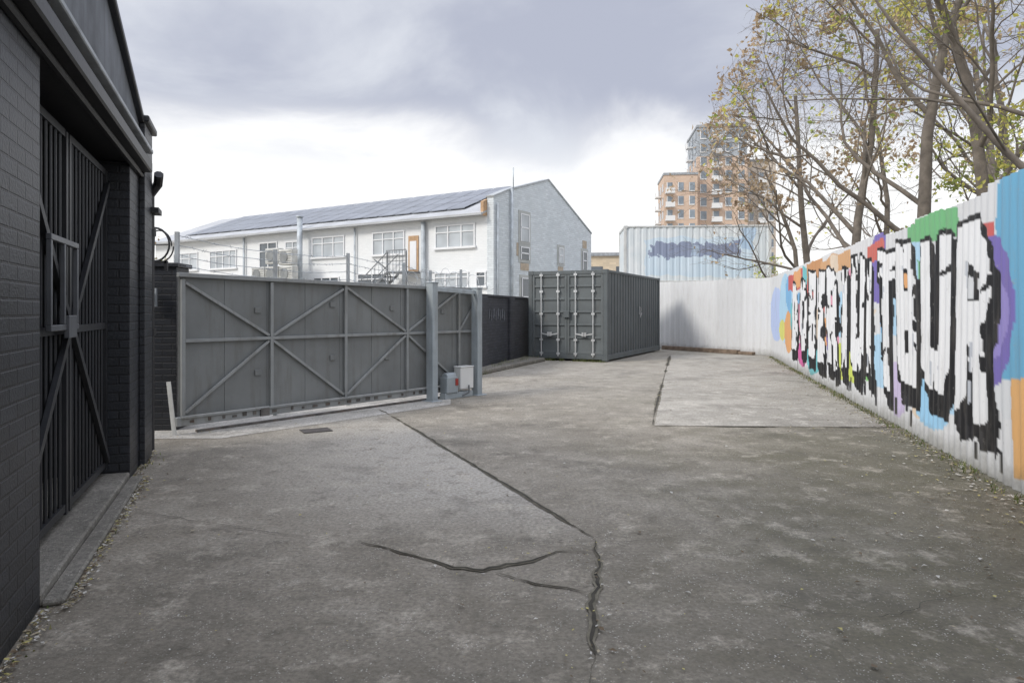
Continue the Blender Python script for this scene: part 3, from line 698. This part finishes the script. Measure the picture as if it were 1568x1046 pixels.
tower(52.8,154,6.5,14,35,M_tb2,3,(1,),0,R(-6))

# ------------------------------------------------------------ trees
M_bark=paint('bark',(.18,.155,.13),.9,0,.35,5,None,0,.4)
def leafmat(n,c):
    m,nt,bb=newmat(n); o=ocoord(nt)
    cc=mix(nt,ramp(nt,noise(nt,o,1.5,3),.3,.7),tuple(x*.65 for x in c),tuple(min(1,x*1.3) for x in c))
    nt.links.new(cc,bb.inputs['Base Color']); bb.inputs['Roughness'].default_value=.6
    tr=N(nt,'ShaderNodeBsdfTranslucent'); nt.links.new(cc,tr.inputs[0]); ms=N(nt,'ShaderNodeMixShader'); ms.inputs[0].default_value=.4
    nt.links.new(bb.outputs[0],ms.inputs[1]); nt.links.new(tr.outputs[0],ms.inputs[2]); nt.links.new(ms.outputs[0],nt.nodes['Material Output'].inputs[0])
    return m
LM_=[leafmat('leaf_tan',(.52,.40,.26)),leafmat('leaf_brown',(.36,.26,.17)),leafmat('leaf_yellow',(.64,.60,.16)),leafmat('leaf_green',(.34,.40,.10))]
def tree(x,y,h,r,seed,lean=(0,0),pal=(0,0,1),leaf=5,spread=.6,kids=(7,5,5,4),first=.25,size=.06,z0=0,over=3.0,rk=1.,top=.5,lenf=1.):
    rnd=random.Random(seed); T=root('tree',(x,y,z0)); bb=B(); lf=B()
    def rv(): return Vector((rnd.gauss(0,1),rnd.gauss(0,1),rnd.gauss(0,1)))
    def outside(p):   # yard side lopped back; the overhang narrows towards the tree top
        if over is None: return False
        o=max(.5,over-top*max(0,p.z-5.5))+.35*math.sin(p.z*2.3+p.y*1.7)
        return (p.x+x) < 2.62+.259*(p.y+y)-o
    def grow(p,d,L,r,lv,dens):
        n=(9,7,6,4,3)[lv]; pts=[p.copy()];rs=[r]; dirs=[d.copy()]
        for i in range(n):
            jit=(.07,.16,.2,.24,.3)[lv]
            d=(d+rv()*jit+Vector((0,0,(.04,.05,.04,.02,-.03)[lv]))).normalized()
            if outside(p+d*(L/n)): 
                d=(d+Vector((1.2,0,.5))).normalized()
                if i>0 and lv>0: 
                    rs[-1]=r*.1; break
            p=p+d*(L/n); pts.append(p.copy()); dirs.append(d.copy()); rs.append(max(.003,r*(1-.72*(i+1)/n) if lv else r*(1-.6*(i+1)/n)))
        n=len(pts)-1
        if n<1: return
        bb.tube(pts,rs,(9,7,5,4,3)[lv],cap=False)
        if lv<4:
            k=kids[lv]
            for c in range(k):
                f0=first if lv==0 else .25
                u=f0+(1-f0)*(c+rnd.uniform(.2,.8))/k
                f=u*n; i=min(int(f),n-1); q=pts[i].lerp(pts[i+1],f-i); dd=dirs[i+1]
                side=rv(); side=(side-dd*side.dot(dd)).normalized()
                if lv==0 and lenf>1 and rnd.random()<.5: side=Vector((-1,rnd.uniform(-.5,.5),0)).normalized()
                a=rnd.uniform(.45,1.0)*(1.0 if lv else spread*1.5)
                nd=(dd*math.cos(a)+side*math.sin(a)).normalized()
                if lv>=1 and nd.z<-.2: nd.z*=-.3
                grow(q,nd.normalized(),L*rnd.uniform(.42,.68)*((1-.3*u)*lenf if lv==0 else 1),max(.004,rs[i]*rnd.uniform(.45,.65)*rk),lv+1,dens*rnd.choice((.15,.6,1.5)) if lv<3 else dens)
        if lv>=3:
            m=int(leaf*dens*rnd.uniform(.3,1.6)+rnd.random()*.6)
            cm=rnd.choice(pal)
            for _ in range(m):
                q=pts[rnd.randint(1,n)]+rv()*.07; a=rv().normalized(); c=a.cross(rv()).normalized(); s=size*rnd.uniform(.6,1.35)
                mi=cm if rnd.random()<.7 else rnd.choice(pal)
                k=len(lf.v); e=a.cross(c)*s*.25
                lf.v+=[tuple(q-a*s),tuple(q+c*s*.6+e),tuple(q+a*s),tuple(q-c*s*.6+e)]; lf.f+=[(k,k+1,k+2),(k,k+2,k+3)]; lf.m+=[mi,mi]
    grow(Vector((0,0,-.1)),Vector((lean[0],lean[1],1)).normalized(),h,r,0,1.)
    part('trunk_and_branches',bb,M_bark,T,smooth=True,fix=False)
    part('leaves',lf,LM_,T,fix=False)
tree(9.3,21,8.2,.13,1,(-.10,0),(0,0,1,0),5,.75,(7,5,4,4),size=.075,over=3.0,rk=.95,lenf=1.15)
tree(9.9,24.0,6.6,.11,2,(-.12,0),(0,1,0),3.6,.85,(6,5,4,4),size=.08,over=3.1,rk=.95,lenf=1.15)
tree(8.9,17.5,9.0,.14,3,(-.09,0),(0,0,1,2),6,.75,(7,5,4,4),size=.065,over=2.7,rk=.95,lenf=1.15)
tree(8.9,14.6,9.6,.17,4,(-.06,.0),(0,0,2,3),7,.65,size=.06,rk=.9,over=2.0,lenf=1.05)
tree(9.3,13.4,9.0,.15,5,(.12,0),(3,2,2,0),9,.7,size=.055,rk=.9,over=2.2)
tree(8.9,9.6,9.0,.14,6,(-.28,.05),(0,1,2),5,.6,(6,4,4,4),.3,size=.045,over=1.3,rk=.85)
tree(10.4,11.8,9.5,.15,7,(-.12,.0),(2,0,2,3),8,.65,(7,5,4,4),.25,size=.05,over=2.0,rk=.85)
tree(13.5,19,10.0,.17,8,(.0,0),(2,3,2,0),8,.7,size=.08,over=None,rk=.9)
tree(14.5,27,9,.16,9,(.1,0),(2,3,1),7,.8,size=.09,over=None)
tree(18,24,11,.2,10,(.0,0),(2,2,3),7,.8,size=.09,over=None)
tree(10.3,26.0,2.6,.06,12,(0,0),(3,3,2),14,.9,(6,4,4,3),.1,size=.06,over=None)
tree(-13.6,27,3.0,.07,14,(0,0),(0,3,1),9,.9,(7,5,4,3),.15,size=.06,over=None)
tree(12,15.5,3.6,.08,15,(0,0),(2,3,3),18,.9,(6,5,4,3),.1,size=.06,over=.4)
tree(9.8,11.5,3.8,.06,16,(0,0),(2,2,3),14,.9,(6,5,4,3),.15,size=.045,over=.3)
def belt():
    rnd=random.Random(5); lf=B()
    for i in range(9000):
        x=rnd.uniform(-220,240); hh=6+3*math.sin(x*.05)+2*math.sin(x*.17+1); y=260+rnd.uniform(-6,6); z=rnd.uniform(0,1)**.8*hh
        a=Vector((rnd.gauss(0,1),rnd.gauss(0,1),rnd.gauss(0,1))).normalized(); c=a.cross(Vector((rnd.random(),rnd.random(),rnd.random()))).normalized(); s=1.3; q=Vector((x,y,z)); k=len(lf.v)
        lf.v+=[tuple(q-a*s),tuple(q+c*s),tuple(q+a*s),tuple(q-c*s)]; lf.f.append((k,k+1,k+2,k+3)); lf.m.append(rnd.choice((0,1,3)))
    part('distant_trees',lf,LM_,fix=False)
belt()

# ------------------------------------------------------------ litter, grass
rnd=random.Random(21); lf=B()
M_l=[paint('litter_tan',(.36,.31,.22),.8),paint('litter_brown',(.14,.10,.06),.8),paint('litter_pale',(.52,.50,.45),.8),paint('litter_yellow',(.42,.37,.14),.8)]
def leafq(x,y,s,z=.012):
    t=rnd.uniform(0,6.28);k=len(lf.v);c,sn=math.cos(t),math.sin(t);w=s*rnd.uniform(.35,.6)
    lf.v+=[(x-c*s,y-sn*s,z),(x+sn*w,y-c*w,z+rnd.uniform(0,s*.5)),(x+c*s,y+sn*s,z+rnd.uniform(0,s*.3)),(x-sn*w,y+c*w,z+rnd.uniform(0,s*.4))]
    lf.f.append((k,k+1,k+2,k+3)); lf.m.append(rnd.choice((0,0,1,1,2,2,3)))
for i in range(2600):
    y=1.8+19*rnd.random()**1.6; x0=-2.0-.37*(y-2.8); x1=2.6+.259*y; x=rnd.uniform(max(x0,-3.5),x1)
    if y>8 and x<-3.3+(y-8)*.8: continue
    leafq(x,y,rnd.uniform(.003,.009) if rnd.random()<.88 else rnd.uniform(.012,.024))
for i in range(1500):
    y=rnd.uniform(3,21); x=2.6+.259*y-abs(rnd.gauss(0,.16))-.03; leafq(x,y,rnd.uniform(.008,.025))
for i in range(500):
    y=rnd.uniform(3,14); x=2.6+.259*y-abs(rnd.gauss(0,.8))-.03; leafq(x,y,rnd.uniform(.008,.02))
for i in range(1500):
    t=rnd.uniform(-1,4.5); o=-abs(rnd.gauss(0,.03))-.02-(.09 if .5<t<3.3 else 0); x=-2.09-.3605*t-.9328*o; y=2.785+.9328*t-.3605*o; leafq(x,y,rnd.uniform(.006,.018),.014+rnd.random()*.01)
for (x0,y0,x1,y1,n) in ((-.6,14.3,.5,18.5,250),(-4,7.7,-.9,11,200),(.539,4.3,.3,2.66,60),(-.7,4.1,.5,4.1,30)):
    for i in range(n):
        u=rnd.random(); leafq(x0+(x1-x0)*u+rnd.gauss(0,.07),y0+(y1-y0)*u+rnd.gauss(0,.07),rnd.uniform(.005,.014))
part('fallen_leaves',lf,M_l,fix=False)
gr=B()
def tuft(x,y,h,n):
    for _ in range(n):
        t=rnd.uniform(0,6.28);l=rnd.uniform(.3,1)*h;px,py=x+rnd.gauss(0,.04),y+rnd.gauss(0,.04);dx,dy=math.cos(t)*l*.5,math.sin(t)*l*.5;w=.006
        k=len(gr.v); gr.v+=[(px-w*math.sin(t),py+w*math.cos(t),0),(px+w*math.sin(t),py-w*math.cos(t),0),(px+dx,py+dy,l)]; gr.f.append((k,k+1,k+2)); gr.m.append(rnd.choice((0,0,1)))
for i in range(260):
    y=rnd.uniform(4,21.5); tuft(2.60+.259*y-abs(rnd.gauss(0,.06)),y,rnd.uniform(.03,.08),8)
for i in range(90):
    u=rnd.random(); tuft(-1.0+1.6*u+rnd.gauss(0,.1)+.1,15.2+5*u+rnd.gauss(0,.1),rnd.uniform(.08,.22),14)
for i in range(60):
    u=rnd.random(); tuft(.5+2.1*u,20.2-1.0*u+rnd.gauss(0,.05),rnd.uniform(.06,.14),10)
for i in range(40):
    t=rnd.uniform(-1,4.4); tuft(-2.09-.3605*t+.05,2.785+.9328*t,rnd.uniform(.015,.04),5)
part('grass',gr,[leafmat('grass_green',(.12,.16,.04)),leafmat('grass_dry',(.28,.26,.12))],fix=False)
